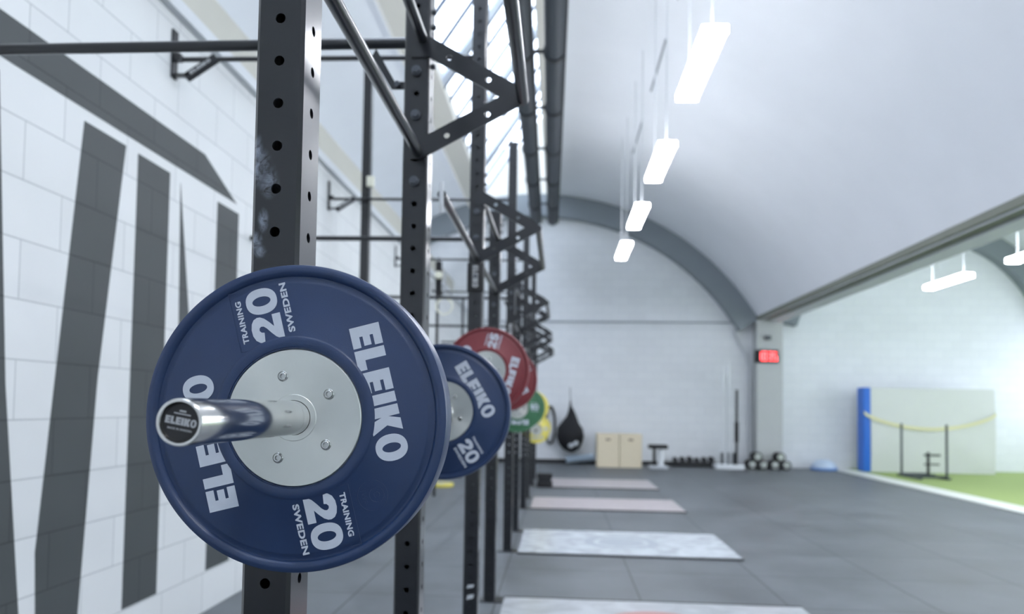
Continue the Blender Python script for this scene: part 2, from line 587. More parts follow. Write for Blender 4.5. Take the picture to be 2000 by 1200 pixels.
WX = -2.24
wl = struct(MB().box(WX-0.2, WX, Y0, Y1, 0, 3.56).build('wall_left', M['wall_paint'], smooth=False))
def paint(polys):
    b = MB()
    for pl in polys:
        b.prism(pl, lambda y, z: (WX+0.002, y, z), lambda y, z: (WX-0.002, y, z))
    return b
paint([
    [(-1.5, 2.889), (4.601, 2.889), (5.09, 2.703), (-1.5, 2.703)],
    [(3.39, 2.647), (3.737, 2.647), (3.565, 1.441), (3.47, 0.26), (3.19, 0.26), (3.164, 0.678)],
    [(3.852, 2.645), (4.185, 2.643), (4.185, 0.258), (3.845, 0.258)],
    [(4.308, 2.62), (4.444, 1.936), (4.56, 1.30), (4.36, 1.30)],
    [(4.799, 2.643), (5.128, 2.643), (5.128, 0.26), (4.785, 0.26)],
    [(2.50, 2.645), (2.84, 2.645), (2.945, 1.398), (3.10, 0.26), (2.72, 0.26), (2.60, 1.3)],
]).build('painted_lettering', M['wall_dark'], wl, smooth=False)
struct(MB().box(WX-0.16, WX+0.05, Y0, Y1, 3.56, 3.585).box(WX-0.16, WX+0.02, Y0, Y1, 3.585, 3.67).build('trim_1', M['trim'], smooth=False))
struct(MB().box(-5.6, 12.2, Y1, Y1+0.3, 0, 7.6).build('wall_end', M['end_wall'], smooth=False))
rw = MB().box(12.0, 12.2, Y0, Y1, 0, 1.0).box(12.0, 12.2, Y0, Y1, 3.1, 7.6)  # out-of-view wall; its window openings are added to bring in daylight
yy = Y0
while yy < Y1:
    rw.box(12.0, 12.2, yy, min(yy+0.3, Y1), 1.0, 3.1)
    yy += 2.7
struct(rw.build('wall_right', M['end_wall'], smooth=False))
struct(MB().box(-5.6, 12.2, Y0-0.2, Y0, 0, 7.6).build('wall_back', M['end_wall'], smooth=False))
wo = MB().box(-5.6, -5.4, Y0, Y1, 0, 0.9).box(-5.6, -5.4, Y0, Y1, 2.95, 7.6)  # hidden wall; open band added so daylight reaches the left vault
yy = Y0
while yy < Y1:
    wo.box(-5.6, -5.4, yy, min(yy+0.25, Y1), 0.9, 2.95)
    yy += 2.7
struct(wo.build('wall_outer', M['end_wall'], smooth=False))
# conduit line across the end wall, dark skirting strips
struct(MB().box(-2.2, 4.5, Y1-0.03, Y1, 3.365, 3.39).build('trim_2', M['rib'], smooth=False))
struct(MB().box(-2.2, 3.7, Y1-0.03, Y1, 0.0, 0.09).build('baseboard_end', M['blackmat'], smooth=False))

def circ3(p, q, r):
    ax, ay = p; bx, by = q; cx, cy = r
    d = 2*(ax*(by-cy)+bx*(cy-ay)+cx*(ay-by))
    ux = ((ax*ax+ay*ay)*(by-cy)+(bx*bx+by*by)*(cy-ay)+(cx*cx+cy*cy)*(ay-by))/d
    uy = ((ax*ax+ay*ay)*(cx-bx)+(bx*bx+by*by)*(ax-cx)+(cx*cx+cy*cy)*(bx-ax))/d
    return ux, uy, math.hypot(ax-ux, ay-uy)
VC = circ3((-0.04, 6.363), (2.078, 5.758), (4.57, 3.418))
VC2 = circ3((5.0, 3.41), (9.93, 5.33), (10.6, 4.77))
def vault_z(x, c=VC): return c[1]+math.sqrt(max(0, c[2]**2-(x-c[0])**2))
def arc_shell(name, c, xa, xb, ya, yb, th, m, n=40, outer=True):
    a0 = math.acos(max(-1, min(1, (xa-c[0])/c[2]))); a1 = math.acos(max(-1, min(1, (xb-c[0])/c[2])))
    ri, ro = (c[2], c[2]+th) if outer else (c[2]-th, c[2]+0.01)
    b = MB()
    inner, out = [], []
    for i in range(n+1):
        a = a0+(a1-a0)*i/n
        inner.append((c[0]+ri*math.cos(a), c[1]+ri*math.sin(a)))
        out.append((c[0]+ro*math.cos(a), c[1]+ro*math.sin(a)))
    V = [[b.bm.verts.new((p[0], y, p[1])) for p in L] for L in (inner, out) for y in (ya, yb)]
    for i in range(n):
        for A, B in ((V[0], V[1]), (V[2], V[3]), (V[0], V[2]), (V[1], V[3])):
            b.bm.faces.new((A[i], A[i+1], B[i+1], B[i]))
    for i in (0, n):
        b.bm.faces.new((V[0][i], V[1][i], V[3][i], V[2][i]))
    return struct(b.build(name, m, angle=30))
XR, XL = -0.35, -1.85                 # skylight opening
YS = 18.25
arc_shell('ceiling', VC, XR, 4.585, Y0, Y1, 0.2, M['ceiling'])
arc_shell('ceiling.001', VC, 2*VC[0]-4.585, XL-0.30, Y0, Y1, 0.2, M['ceiling'])
arc_shell('ceiling.002', VC, XL-0.30, XR, YS, Y1, 0.2, M['ceiling'], n=10)
arc_shell('ceiling.003', VC2, 4.98, 2*VC2[0]-4.98, Y0, Y1, 0.2, M['ceiling'])
struct(MB().box(2*VC2[0]-5.0, 12.2, Y0, Y1, 3.38, 3.6).build('ceiling.004', M['ceiling'], smooth=False))
# arch ribs standing in front of the end wall
arc_shell('trim_5', (VC[0], VC[1], VC[2]), 2*VC[0]-4.57, 4.57, Y1-0.30, Y1-0.001, 0.50, M['rib'], outer=False)
arc_shell('trim_6', (VC2[0], VC2[1], VC2[2]), 5.0, 2*VC2[0]-5.0, Y1-0.30, Y1-0.001, 0.45, M['rib'], outer=False)
# valley beam between the two vaults, carried by the column
struct(MB().box(4.52, 5.02, Y0, Y1, 3.41, 3.62).build('trim_3', M['beam'], smooth=False))
struct(MB().box(4.50, 5.07, Y1-0.42, Y1-0.001, 0, 3.41).build('column', M['column'], smooth=False))
# eaves beam behind the partition wall, and curb of the skylight
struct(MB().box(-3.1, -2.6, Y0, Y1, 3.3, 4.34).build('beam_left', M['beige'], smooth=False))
zl = vault_z(XL)
struct(MB().prism([(XL-0.36, zl-0.22), (XL-0.30, zl-0.26), (XL, zl-0.05), (XL, zl+0.16), (XL-0.10, zl+0.16), (XL-0.36, zl+0.05)],
                  lambda x, z: (x, Y0, z), lambda x, z: (x, YS, z)).build('skylight_curb', M['curb'], smooth=False))
zr = vault_z(XR)
RX, RZ = XR+0.02, zl+0.1+(XR-XL)*1.52
struct(MB().box(XR-0.02, XR+0.12, Y0, YS, zr-0.03, RZ).build('skylight_wall', M['curb'], smooth=False))
struct(MB().prism([(XL-0.3, zl-0.35), ((XL+XR)/2, vault_z(-1.1)-0.12), (XR+0.1, zr-0.12), (XR+0.1, RZ), (XL-0.1, zl+0.1)],
                  lambda x, z: (x, YS-0.03, z), lambda x, z: (x, YS+0.12, z)).build('skylight_gable', M['curb'], smooth=False))
win = struct(MB().prism([(XL, zl+0.13), (RX, RZ-0.02), (RX, RZ), (XL, zl+0.15)],
                        lambda x, z: (x, Y0, z), lambda x, z: (x, YS, z)).build('window_1', M['glass'], smooth=False))
thin, wide = MB(), MB()
k = 0
y = Y0+0.3
while y < YS:
    if k % 3 == 0:
        wide.prism([(XL, zl+0.02), (RX, RZ-0.13), (RX, RZ-0.03), (XL, zl+0.12)], lambda x, z: (x, y-0.13, z), lambda x, z: (x, y+0.13, z))
        thin.prism([(XL, zl+0.0), (RX, RZ-0.15), (RX, RZ-0.03), (XL, zl+0.12)], lambda x, z: (x, y+0.131, z), lambda x, z: (x, y+0.19, z))
    else:
        thin.prism([(XL, zl+0.05), (RX, RZ-0.10), (RX, RZ-0.03), (XL, zl+0.12)], lambda x, z: (x, y-0.032, z), lambda x, z: (x, y+0.032, z))
    y += 0.8; k += 1
thin.build('glazing_bars', M['mullion'], win, smooth=False)
wide.build('rafters', M['mullion_wide'], win, smooth=False)

# ------------------------------------------------------------------ PENDANT LAMPS
def make_lamp(label, x, y, z, top, length=1.22, group=None):
    t = thing('pendant_lamp', label, 'ceiling light', (x, y, z), group=group)
    L, w = length, 0.095
    b = MB()
    out = [(-w, 0.0), (-w*0.96, -0.028), (-w*0.7, -0.048), (0, -0.056), (w*0.7, -0.048), (w*0.96, -0.028), (w, 0.0), (w*0.8, 0.022), (-w*0.8, 0.022)]
    b.prism(out, lambda u, v: (u, 0.03, v), lambda u, v: (u, L-0.03, v))
    b.build('diffuser', M['diffuser'], t, angle=50)
    b = MB().box(-w*0.42, w*0.42, 0.02, L-0.02, 0.022, 0.034, bevel=0.005)
    b.build('housing', M['lamp_body'], t)
    for yy in (0.0, L-0.03):
        MB().box(-w*0.98, w*0.98, yy, yy+0.03, -0.048, 0.02, bevel=0.012).build('end_cap', M['diffuser'], t)
    for yy in (0.12, L-0.12):
        MB().tube((0, yy, 0.03), (0, yy, top-z), 0.008, 8).build('suspension_rod', M['rod'], t)
    return t
tops = vault_z(1.05)-0.001
names = ['lit pendant strip light, the largest and nearest of the row under the white vault',
         'lit pendant strip light second from the front in the row under the white vault',
         'lit pendant strip light crossing the dark arch rib, third in the row under the vault',
         'lit pendant strip light farthest back in the row, in front of the end wall']
for i, yy in enumerate((5.40, 7.78, 10.16, 12.54)):
    make_lamp(names[i], 1.06, yy, 4.03, tops, group='pendant lamps along the main vault')
for i, yy in enumerate((3.02, 0.64, -1.74)):  # unseen lamps assumed at the row's pitch, added for their light
    make_lamp('unseen pendant strip light assumed to continue the main row, %s the photo' % ('just above', 'above and beside', 'behind')[i], 1.06, yy, 4.03, tops, group='pendant lamps along the main vault')
t2 = vault_z(6.08, VC2)-0.001
make_lamp('lit pendant strip light beyond the beam, fully in view', 6.08, 11.95, 3.42, t2, group='pendant lamps beyond the beam')
make_lamp('lit pendant strip light beyond the beam, cut by the right edge of the photo', 6.08, 9.6, 3.42, t2, group='pendant lamps beyond the beam')
for i, yy in enumerate((7.25, 4.9, 2.55)):  # more unseen lamps on this line, added to light the second bay
    make_lamp('unseen pendant strip light assumed beyond the beam, %s right of the photo' % ('next', 'second', 'third')[i], 6.08, yy, 3.42, t2, group='pendant lamps beyond the beam')
# cable runs on the vault above the lamps
for i, yy in enumerate((7.2, 9.8, 12.6)):
    a = 1.30
    tag(MB().tube((a, yy, vault_z(a)-0.015), (a, yy+1.6, vault_z(a)-0.015), 0.014, 8).build('cable_conduit', M['rib']),
        'thin grey cable conduit on the white vault above the ' + ('first', 'second', 'third')[i] + ' gap between lamps', 'conduit', 'cable conduits on the vault')

# ------------------------------------------------------------------ HEATER TUBES UNDER THE CROWN
t = thing('air_duct', 'pair of long dark banded ducts hanging under the vault beside the skylight', 'duct', (-0.24, 5.2, 5.56), (0, 0, 0.012))
DX = (-0.205, 0.175)
for x in DX:
    MB().tube((x, 0, 0), (x, 12.1, 0), 0.12, 20).build('duct_tube', M['duct'], t)
    MB().box(x+0.105, x+0.135, 0, 12.1, -0.06, 0.05).build('side_rail', M['ductband'], t, smooth=False)
    yy = 0.3
    while yy < 12.1:
        MB().tube((x, yy, 0), (x, yy+0.08, 0), 0.138, 20).build('duct_clamp', M['ductband'], t)
        yy += 1.72
yy = 0.3
while yy < 12.1:
    MB().box(DX[0], DX[1], yy+0.01, yy+0.07, -0.012, 0.012).build('cross_rod', M['ductband'], t)
    yy += 1.72
for yy in (0.6, 3.6, 6.6, 9.6, 11.8):
    MB().tube((0.14, yy, 0.09), (0.14, yy, 0.78), 0.006, 6).build('hanger_rod', M['ductband'], t)

# ------------------------------------------------------------------ RACKS
UW, UD, UX = 0.08, 0.095, -0.465
PITCH, PH = 0.0708, 1.971
def upright_mesh(zt, name='upright'):
    """square tube with a row of round holes through all four faces"""
    b = MB(); bm = b.bm
    ch, R, n = 0.006, 0.0085, 20
    k0 = math.floor(PH/PITCH)
    z_first = PH-k0*PITCH
    zs = [z_first+i*PITCH for i in range(int((zt-z_first)/PITCH)+1)]
    zs = [z for z in zs if z-PITCH/2 > 0.01 and z+PITCH/2 < zt-0.002]
    hw, hd = UW/2, UD/2
    faces = [(Vector((-hw+ch, -hd, 0)), Vector((1, 0, 0)), UW-2*ch), (Vector((hw, -hd+ch, 0)), Vector((0, 1, 0)), UD-2*ch),
             (Vector((hw-ch, hd, 0)), Vector((-1, 0, 0)), UW-2*ch), (Vector((-hw, hd-ch, 0)), Vector((0, -1, 0)), UD-2*ch)]
    Z = Vector((0, 0, 1))
    zlo, zhi = zs[0]-PITCH/2, zs[-1]+PITCH/2
    for o, u, w in faces:
        def V(a, z): return bm.verts.new(o+u*a+Z*z)
        for a, c in ((0, zlo), (zhi, zt)):
            bm.faces.new((V(0, a), V(w, a), V(w, c), V(0, c)))
        nn = Vector((u.y, -u.x, 0))
        for z in zs:
            circ, sq, inn = [], [], []
            for i in range(n):
                t = 2*PI*i/n
                c, s = math.cos(t), math.sin(t)
                circ.append(V(w/2+R*c, z+R*s))
                inn.append(bm.verts.new(o+u*(w/2+R*c)+Z*(z+R*s)-nn*0.003))
                q = min((w/2)/max(abs(c), 1e-9), (PITCH/2)/max(abs(s), 1e-9))
                sq.append(V(w/2+q*c, z+q*s))
            for i in range(n):
                j = (i+1) % n
                # corner-aware ring
                bm.faces.new((circ[i], circ[j], sq[j], sq[i]))
                bm.faces.new((circ[i], inn[i], inn[j], circ[j]))
            for sx in (0, w):
                for sz in (-PITCH/2, PITCH/2):
                    i = min(range(n), key=lambda q: (sq[q].co-(o+u*sx+Z*(z+sz))).length)
                    # fill the little corner triangles
                    cand = sorted(range(n), key=lambda q: (sq[q].co-(o+u*sx+Z*(z+sz))).length)[:2]
                    bm.faces.new((sq[cand[0]], sq[cand[1]], V(sx, z+sz)))
    cor = [((-hw, -hd+ch), (-hw+ch, -hd)), ((hw-ch, -hd), (hw, -hd+ch)), ((hw, hd-ch), (hw-ch, hd)), ((-hw+ch, hd), (-hw, hd-ch))]
    for p, q in cor:
        bm.faces.new([bm.verts.new(v) for v in ((p[0], p[1], 0), (q[0], q[1], 0), (q[0], q[1], zt), (p[0], p[1], zt))])
    ring = [(p[0], p[1]) for c in cor for p in c]
    bm.faces.new([bm.verts.new((x, y, zt)) for x, y in ring])
    bm.faces.new([bm.verts.new((x, y, 0)) for x, y in ring])
    bmesh.ops.remove_doubles(bm, verts=bm.verts, dist=0.00005)
    me = b.mesh(name, smooth=False)
    return me
UP_SHORT, UP_TALL = upright_mesh(2.70), upright_mesh(3.82)
UP_CHALK = UP_TALL.copy()

def bracket_mesh():
    outer = [(-0.425, 2.505), (-0.154, 2.348), (-0.122, 2.318), (-0.126, 2.288), (-0.14, 2.276), (-0.446, 2.112), (-0.480, 2.112), (-0.480, 2.19), (-0.425, 2.19),
             (-0.20, 2.307), (-0.425, 2.438), (-0.480, 2.438), (-0.480, 2.52), (-0.435, 2.52)]
    holes = [ell(x, z, 0.0095, 0.0095, 16) for x, z in ((-0.36, 2.434), (-0.236, 2.362), (-0.237, 2.252), (-0.364, 2.186))]
    me = shapes_mesh([outer]+holes, 0.008)
    for v in me.vertices:
        v.co = Vector((v.co.x, v.co.z, v.co.y))
    me.flip_normals()
    return me
BRACKET = bracket_mesh()

ELEIKO_SMALL = block_word('ELEIKO', 1.0, 0.22)
def small_logo(parent, mtx, w, h, m=None, name='logo'):
    me = ELEIKO_SMALL.copy()
    for v in me.vertices:
        v.co = mtx @ Vector((v.co.x*w-w/2, (v.co.y/0.22)*h-h/2, v.co.z))
    return obj(name, me, m or M['capprint'], parent)

def j_hook(t, x, y, z):
    b = MB()
    b.box(x-0.004, x+0.004, y-0.03, y+0.03, z-0.13, z+0.06)
    b.box(x, x+0.085, y-0.025, y+0.025, z-0.045, z-0.022, bevel=0.003)
    b.box(x+0.075, x+0.085, y-0.025, y+0.025, z-0.04, z+0.02, bevel=0.003)
    b.build('j_hook', M['black'], t)

def make_rack(idx, ys, label, barz):
    ye = ys+1.16
    t = thing('power_rack', label, 'power rack', (UX, ys, 0), group='black rack bays along the left wall')
    off = Vector((-UX, -ys, 0))
    def put(o, x, y, z=0): o.location = (x-UX, y-ys, z); return o
    fr = obj('upright', UP_CHALK if idx == 0 else UP_TALL, M['chalky'] if idx == 0 else M['black'], t)
    put(fr, UX, ys+UD/2)
    put(obj('upright', UP_SHORT, M['black'], t), UX, ye+UD/2)
    if idx == 0:
        fr['label'] = 'tall front upright with chalk hand prints'
    for yy in (ys, ye):
        b = MB().box(UX-0.09, UX+0.09, yy-0.03, yy+UD+0.03, 0, 0.008, bevel=0.002)
        b.build('base_plate', M['black'], t, off)
        # pull-up bar bracket bolted on the room side
        o = obj('pull_up_bracket', BRACKET, M['black'], t); o.location = off+Vector((0, yy-0.004, 0))
        for z in (2.396, 2.254, 2.042):
            b = MB()
            b.tube((UX, yy-0.008, z), (UX, yy-0.018, z), 0.0125, 6, r2=0.0110)
            b.tube((UX, yy, z), (UX, yy-0.011, z), 0.0155, 16)
            b.build('bolt', M['bolt'], t, off)
        for z in (2.61, 2.56, 2.47, 2.43):
            MB().tube((UX+UW/2, yy+UD/2, z), (UX+UW/2+0.012, yy+UD/2, z), 0.008, 6).build('bolt', M['bolt'], t, off)
    for x, z, r in ((-0.455, 2.135, 0.0165), (-0.447, 2.50, 0.0165), (-0.127, 2.302, 0.0185)):
        y0, y1 = (ys+UD, ye) if x < -0.2 else (ys-0.012, ye+0.012)
        MB().tube((x, y0, z), (x, y1, z), r, 24).build('pull_up_bar', M['black'], t, off)
    # cross tubes to the wall: high one from the tall upright, low one from the short upright
    MB().tube((WX+0.055, ys+0.05, 3.33-0.03), (UX-UW/2, ys+0.05, 3.28), 0.014, 12).build('wall_tube', M['black'], t, off)
    MB().tube((WX+0.005, ye+0.05, 2.522), (UX-UW/2, ye+0.05, 2.512), 0.0175, 16).build('wall_tube', M['black'], t, off)
    # bent catch plate under the low wall tube
    MB().prism([(-0.609, 2.495), (-0.545, 2.383), (-0.5055, 2.383), (-0.5055, 2.360), (-0.556, 2.360), (-0.622, 2.470)],
               lambda u, v: (u, ye+0.047, v), lambda u, v: (u, ye+0.053, v)).build('catch_plate', M['black'], t, off, smooth=False)
    MB().tube((-0.535, ye+0.046, 2.372), (-0.535, ye+0.03, 2.372), 0.009, 6).build('bolt', M['bolt'], t, off)
    b = MB()
    yb = ys+0.05
    b.box(WX+0.003, WX+0.012, yb-0.03, yb+0.03, 3.19, 3.47)
    b.box(WX+0.003, WX+0.05, yb-0.02, yb+0.02, 3.29, 3.33)
    b.box(WX+0.003, WX+0.11, yb-0.02, yb+0.02, 3.20, 3.212)
    wb = b.build('wall_bracket', M['black'], t, off, smooth=False)
    br = MB()
    L = 0.21
    br.box(-L/2, L/2, -0.02, 0.02, -0.019, 0.019)
    p = Vector((WX+0.17, yb, 3.25))
    a = math.atan2(0.10, 0.155)
    bo = br.build('brace', M['black'], t, smooth=False)
    bo.location = off+p; bo.rotation_euler = (0, -a, 0)
    mt = Matrix(((1, 0, 0, 0), (0, 0, -1, -0.0205), (0, 1, 0, 0), (0, 0, 0, 1)))
    lg = small_logo(bo, mt, 0.14, 0.020)
    # vertical badge plate under the tall upright's bracket
    MB().box(UX-0.045, UX+0.045, ys-0.012, ys-0.004, 1.955, 2.115, bevel=0.003).build('badge_plate', M['capblack'], t, off)
    mt = Matrix.Translation((UX, ys-0.0125, 2.04)) @ Matrix(((0, 1, 0, 0), (0, 0, -1, 0), (-1, 0, 0, 0), (0, 0, 0, 1)))
    if idx:
        g = small_logo(t, mt, 0.12, 0.03); g.location = off
    if idx == 0:
        # near upright carries no badge: drop it
        for ch in list(t.children):
            if ch.name.startswith('badge_plate'): bpy.data.objects.remove(ch)
    for yy in (ys, ye):
        b = t
    for yy in (ys+UD/2, ye+UD/2):
        b = MB()
        x = UX+UW/2
        z = barz
        b.box(x, x+0.006, yy-0.03, yy+0.03, z-0.14, z+0.07)
        b.box(x, x+0.082, yy-0.024, yy+0.024, z-0.034, z-0.0145)
        b.box(x+0.074, x+0.082, yy-0.024, yy+0.024, z-0.034, z+0.02)
        b.build('j_hook', M['black'], t, off, smooth=False)
    return t, off

labels = ['black steel rack bay nearest the camera, its front upright marked with chalk',
          'black steel rack bay behind the two blue plates, holding the red-plated bar',
          'black steel rack bay holding the bar with green plates',
          'black steel rack bay holding the bar with yellow plates at camera height',
          'farthest black steel rack bay, its bar set low with yellow plates']
starts = [1.205, 4.13, 7.1, 10.1, 13.05]
barz = [1.318, 1.527, 1.325, 1.33, 0.945]
racks = []
for i in range(5):
    racks.append(make_rack(i, starts[i], labels[i], barz[i]))
t, off = racks[1]
MB().tube((-0.46, 2.88, 2.145), (-0.46, 4.13, 2.14), 0.017, 20).build('extension_bar', M['black'], t, off)
MB().box(-0.468, -0.452, 2.868, 2.88, 2.07, 2.19, bevel=0.002).build('bar_end_plate', M['trim'], t, off)
for z, h in ((0.36, 0.022), (0.30, 0.03)):
    MB().prism([(-0.02, 0), (0.016, h*0.3), (0.02, h), (-0.014, h*0.8)], lambda u, v: (UX+u, starts[1]-0.002, z+v), lambda u, v: (UX+u, starts[1]-0.0005, z+v)).build('sticker', M['greyplast'], t, off, smooth=False)
t, off = racks[2]
MB().box(-1.93, -1.85, 7.19, 7.27, 0, 4.64, bevel=0.003).build('rear_post', M['black'], t, off, smooth=False)
MB().box(-1.87, -1.80, 7.14, 7.19, 3.42, 3.52, bevel=0.01).build('cable_clip', M['cream'], t, off)
for i, yy in ((3, 11.2), (4, 14.15)):
    t, off = racks[i]
    MB().box(-1.84, -1.80, yy-0.02, yy+0.02, 0, 3.32, bevel=0.002).build('rear_post', M['black'], t, off, smooth=False)

# hanging things on the rear frame
t = thing('work_light', 'black hanging fixture with a round pale light on the rear frame', 'light fixture', (-1.775, 10.98, 2.92))
MB().box(-0.045, 0.045, -0.03, 0.03, 0, 0.50, bevel=0.01).tube((0, 0, 0.5), (0, 0, 0.56), 0.012, 8).build('body', M['blackfab'], t)
MB().lathe([(0, -0.06), (0.05, -0.055), (0.058, -0.03), (0.05, -0.028)], 24, 'Y', (0, 0, 0.30)).build('round_lens', M['cream'], t)
ring = MB()
pts = [(0.118*math.cos(2*PI*i/32), 0, 0.118*math.sin(2*PI*i/32)) for i in range(33)]
t = thing('gym_ring', 'pale gymnastic ring hanging on a strap from the rear frame', 'gym ring', (-1.71, 11.15, 2.79))
ring.path(pts, 0.014, 10).build('ring', M['cream'], t)
MB().box(-0.014, 0.014, -0.002, 0.002, 0.10, 0.52).build('strap', M['greyplast'], t, smooth=False)

# ------------------------------------------------------------------ WEIGHT PLATES AND BARBELLS
PR, PT = 0.225, 0.056
def plate_mesh():
    h = PT/2
    prof = [(0.0262, -h+0.001), (0.0262, h-0.001), (0.1045, h-0.001), (0.1045, h-0.004), (0.112, h-0.002), (0.196, h-0.004), (0.207, h-0.009), (0.211, h-0.001), (0.218, h),
            (0.2238, h-0.003), (0.225, h-0.008), (0.225, -h+0.008), (0.2238, -h+0.003), (0.218, -h), (0.213, -h+0.0005), (0.2095, -h+0.0035), (0.2075, -h+0.007),
            (0.204, -h+0.0072), (0.199, -h+0.0045), (0.196, -h+0.0036), (0.1205, -h+0.0036), (0.1185, -h+0.0022), (0.1165, -h+0.0010), (0.108, -h+0.0010), (0.1035, -h+0.0022), (0.1035, -h+0.004), (0.1, -h+0.004)]
    return MB().lathe(prof, 160, closed=True).mesh('plate', angle=40)
PLATE_ME = plate_mesh()
hub = MB()
h = PT/2
hub.lathe([(0.0255, -h+0.0004), (0.0335, -h+0.0004), (0.0342, -h+0.0012), (0.099, -h+0.0018), (0.1012, -h+0.004), (0.1012, h-0.002), (0.0255, h-0.002)], 128, closed=True)
HUB_ME = hub.mesh('hub', angle=25)
sc = MB()
for k in range(1):
    c = (0, 0, 0)
    sc.lathe([(0.0078, 0.0008), (0.0078, -0.0004), (0.0070, -0.0012), (0.0066, -0.0004), (0.0063, -0.0004), (0.0060, -0.0022), (0.0052, -0.0028), (0.0036, -0.0028), (0.0032, 0.0006), (0, 0.0006)], 24, 'Y', c)
SCREW_ME = sc.mesh('hub_screw', angle=30)
FACE = h-0.0036
def lettering(weight):
    me = block_word('ELEIKO', 0.201, 0.0447)
    mw = block_word(weight, 0.080, 0.0465, gap=0.07)
    tr = font_mesh('TRAINING', 0.064, 0.0088, 0.035)
    sw = font_mesh('SWEDEN', 0.074, 0.0100, 0.035)
    res = []
    for a in (-75.6, 104.4):
        for nm, m0, x, y, aa in (('brand_lettering', me, -0.1065, 0.1085, a), ('weight_number', mw, 0.117, -0.0137, a),
                             ('training_lettering', tr, 0.122, 0.0405, a), ('country_lettering', sw, 0.1232, -0.031, a)):
            b = bmesh.new()
            place_mesh(b, m0, x, y, math.radians(aa), FACE)
            m_ = bpy.data.meshes.new(nm); b.to_mesh(m_); b.free(); res.append(m_)
    return res
# embossed frame and federation roundel in the rubber
emb = bmesh.new()
EMBS = []
def emb_done(nm):
    global emb
    m_ = bpy.data.meshes.new(nm); emb.to_mesh(m_); emb.free(); EMBS.append(m_)
    emb = bmesh.new()
def strip(x0, y0, x1, y1, w=0.0007):
    d = Vector((x1-x0, y1-y0)).normalized(); n_ = Vector((-d.y, d.x))*w/2
    return [(x0+n_.x, y0+n_.y), (x1+n_.x, y1+n_.y), (x1-n_.x, y1-n_.y), (x0-n_.x, y0-n_.y)]
def emb_add(polys, x, y, ang, t=0.0007):
    place_mesh(emb, shapes_mesh(polys, t), x, y, ang, FACE)
for a in (104.4, -75.6):
    A = math.radians(a)
    emb_add([[(0.1113, 0.040), (0.1122, 0.040), (0.1122, 0.0557), (0.1996, 0.0557), (0.1996, 0.040), (0.2004, 0.040), (0.2004, 0.0566), (0.1113, 0.0566)]], 0, 0, A)
    emb_done('embossed_frame')
A = math.radians(-75.6)
cx, cy = 0.119, -0.110
ca, sa = math.cos(-A), math.sin(-A)
rx, ry = cx*ca-cy*sa, cx*sa+cy*ca
for r in (0.0225, 0.011, 0.0045):
    off_ = (0, 0) if r > 0.02 else (0.0, 0.006)
    emb_add([ell(rx+off_[0], ry+off_[1], r, r, 40), ell(rx+off_[0], ry+off_[1], r-0.0007, r-0.0007, 40)], 0, 0, A)
iw = font_mesh('IWF', 0.02, 0.0075, 0.0)
place_mesh(emb, iw, rx-0.010, ry-0.0165, A, FACE-0.0003)
emb_done('embossed_roundel')

LET = {w: lettering(w) for w in ('20', '25', '10', '15')}
PROTO = {}
def make_plate(colour, weight, label, loc, turn=0.0, rot=None, group=None):
    key = (colour, weight)
    if key not in PROTO:
        t = thing('weight_plate', label, 'weight plate', loc)
        obj('rubber_disc', PLATE_ME.copy(), M[colour], t)
        obj('steel_hub', HUB_ME.copy(), M['steel'], t)
        scm = SCREW_ME.copy()
        for k in range(5):
            a = math.radians(106-72*k)
            obj('hub_screw', scm, M['steelbolt'], t, (0.0625*math.cos(a), -PT/2+0.0008, 0.0625*math.sin(a)))
        for lm in LET[weight]:
            obj(lm.name.split('.')[0], lm.copy(), M['print'], t)
        for em in EMBS:
            obj(em.name.split('.')[0], em.copy(), M[colour], t)
        PROTO[key] = t
    else:
        t = copy_tree(PROTO[key])
    t.location = loc
    t.rotation_euler = rot or (0, -math.radians(turn), 0)
    tag(t, label, 'weight plate', group)
    return t

BX = -0.386
def make_barbell(label, ys, z):
    """ys = front face of the rack's near upright"""
    yc = ys+1.16/2+UD/2
    t = thing('barbell', label, 'barbell', (BX, yc, z), group='barbells racked in the bays')
    MB().tube((0, -0.67, 0), (0, 0.67, 0), 0.014, 24).build('shaft', M['chrome'], t)
    for s in (-1, 1):
        b = MB()
        if s < 0:
            prof = [(0.0142, -0.655), (0.036, -0.655), (0.0375, -0.657), (0.0375, -0.683), (0.036, -0.685), (0.025, -0.685), (0.025, -1.0745), (0.0246, -1.0765), (0.0235, -1.0775), (0.0212, -1.0775), (0.0205, -1.0760), (0.0205, -1.0715), (0.0, -1.0715)]
        else:
            prof = [(0.0142, 0.655), (0.036, 0.655), (0.0375, 0.657), (0.0375, 0.683), (0.036, 0.685), (0.025, 0.685), (0.025, 1.0745), (0.0235, 1.0775), (0.0205, 1.0775), (0.0205, 1.0715), (0.0, 1.0715)]
        sl = b.lathe(prof, 64).build('sleeve', M['chrome'], t, angle=30)
        cp = MB().lathe([(0.0204, s*1.0712), (0.0204, s*1.0735), (0.0192, s*1.0740), (0.0188, s*1.0733), (0, s*1.0733)], 48).build('end_cap', M['capblack'], sl)
        if s < 0:
            cb = bmesh.new()
            A = math.radians(-10)
            D = 1.0734
            place_mesh(cb, block_word('ELEIKO', 0.0335, 0.0078, t=0.0004), -0.0168, -0.0030, A, D)
            place_mesh(cb, font_mesh('MADE IN SWEDEN', 0.026, 0.0022, 0.01, t=0.0004), -0.013, -0.0085, A, D)
            place_mesh(cb, shapes_mesh([strip(-0.009, 0.0085, 0.009, 0.0085, 0.0012), strip(-0.0035, 0.0115, 0.0035, 0.0115, 0.0018)], 0.0004), 0, 0, A, D)
            m_ = bpy.data.meshes.new('cap_lettering'); cb.to_mesh(m_); cb.free()
            obj('cap_lettering', m_, M['capprint'], sl)
    return t, yc
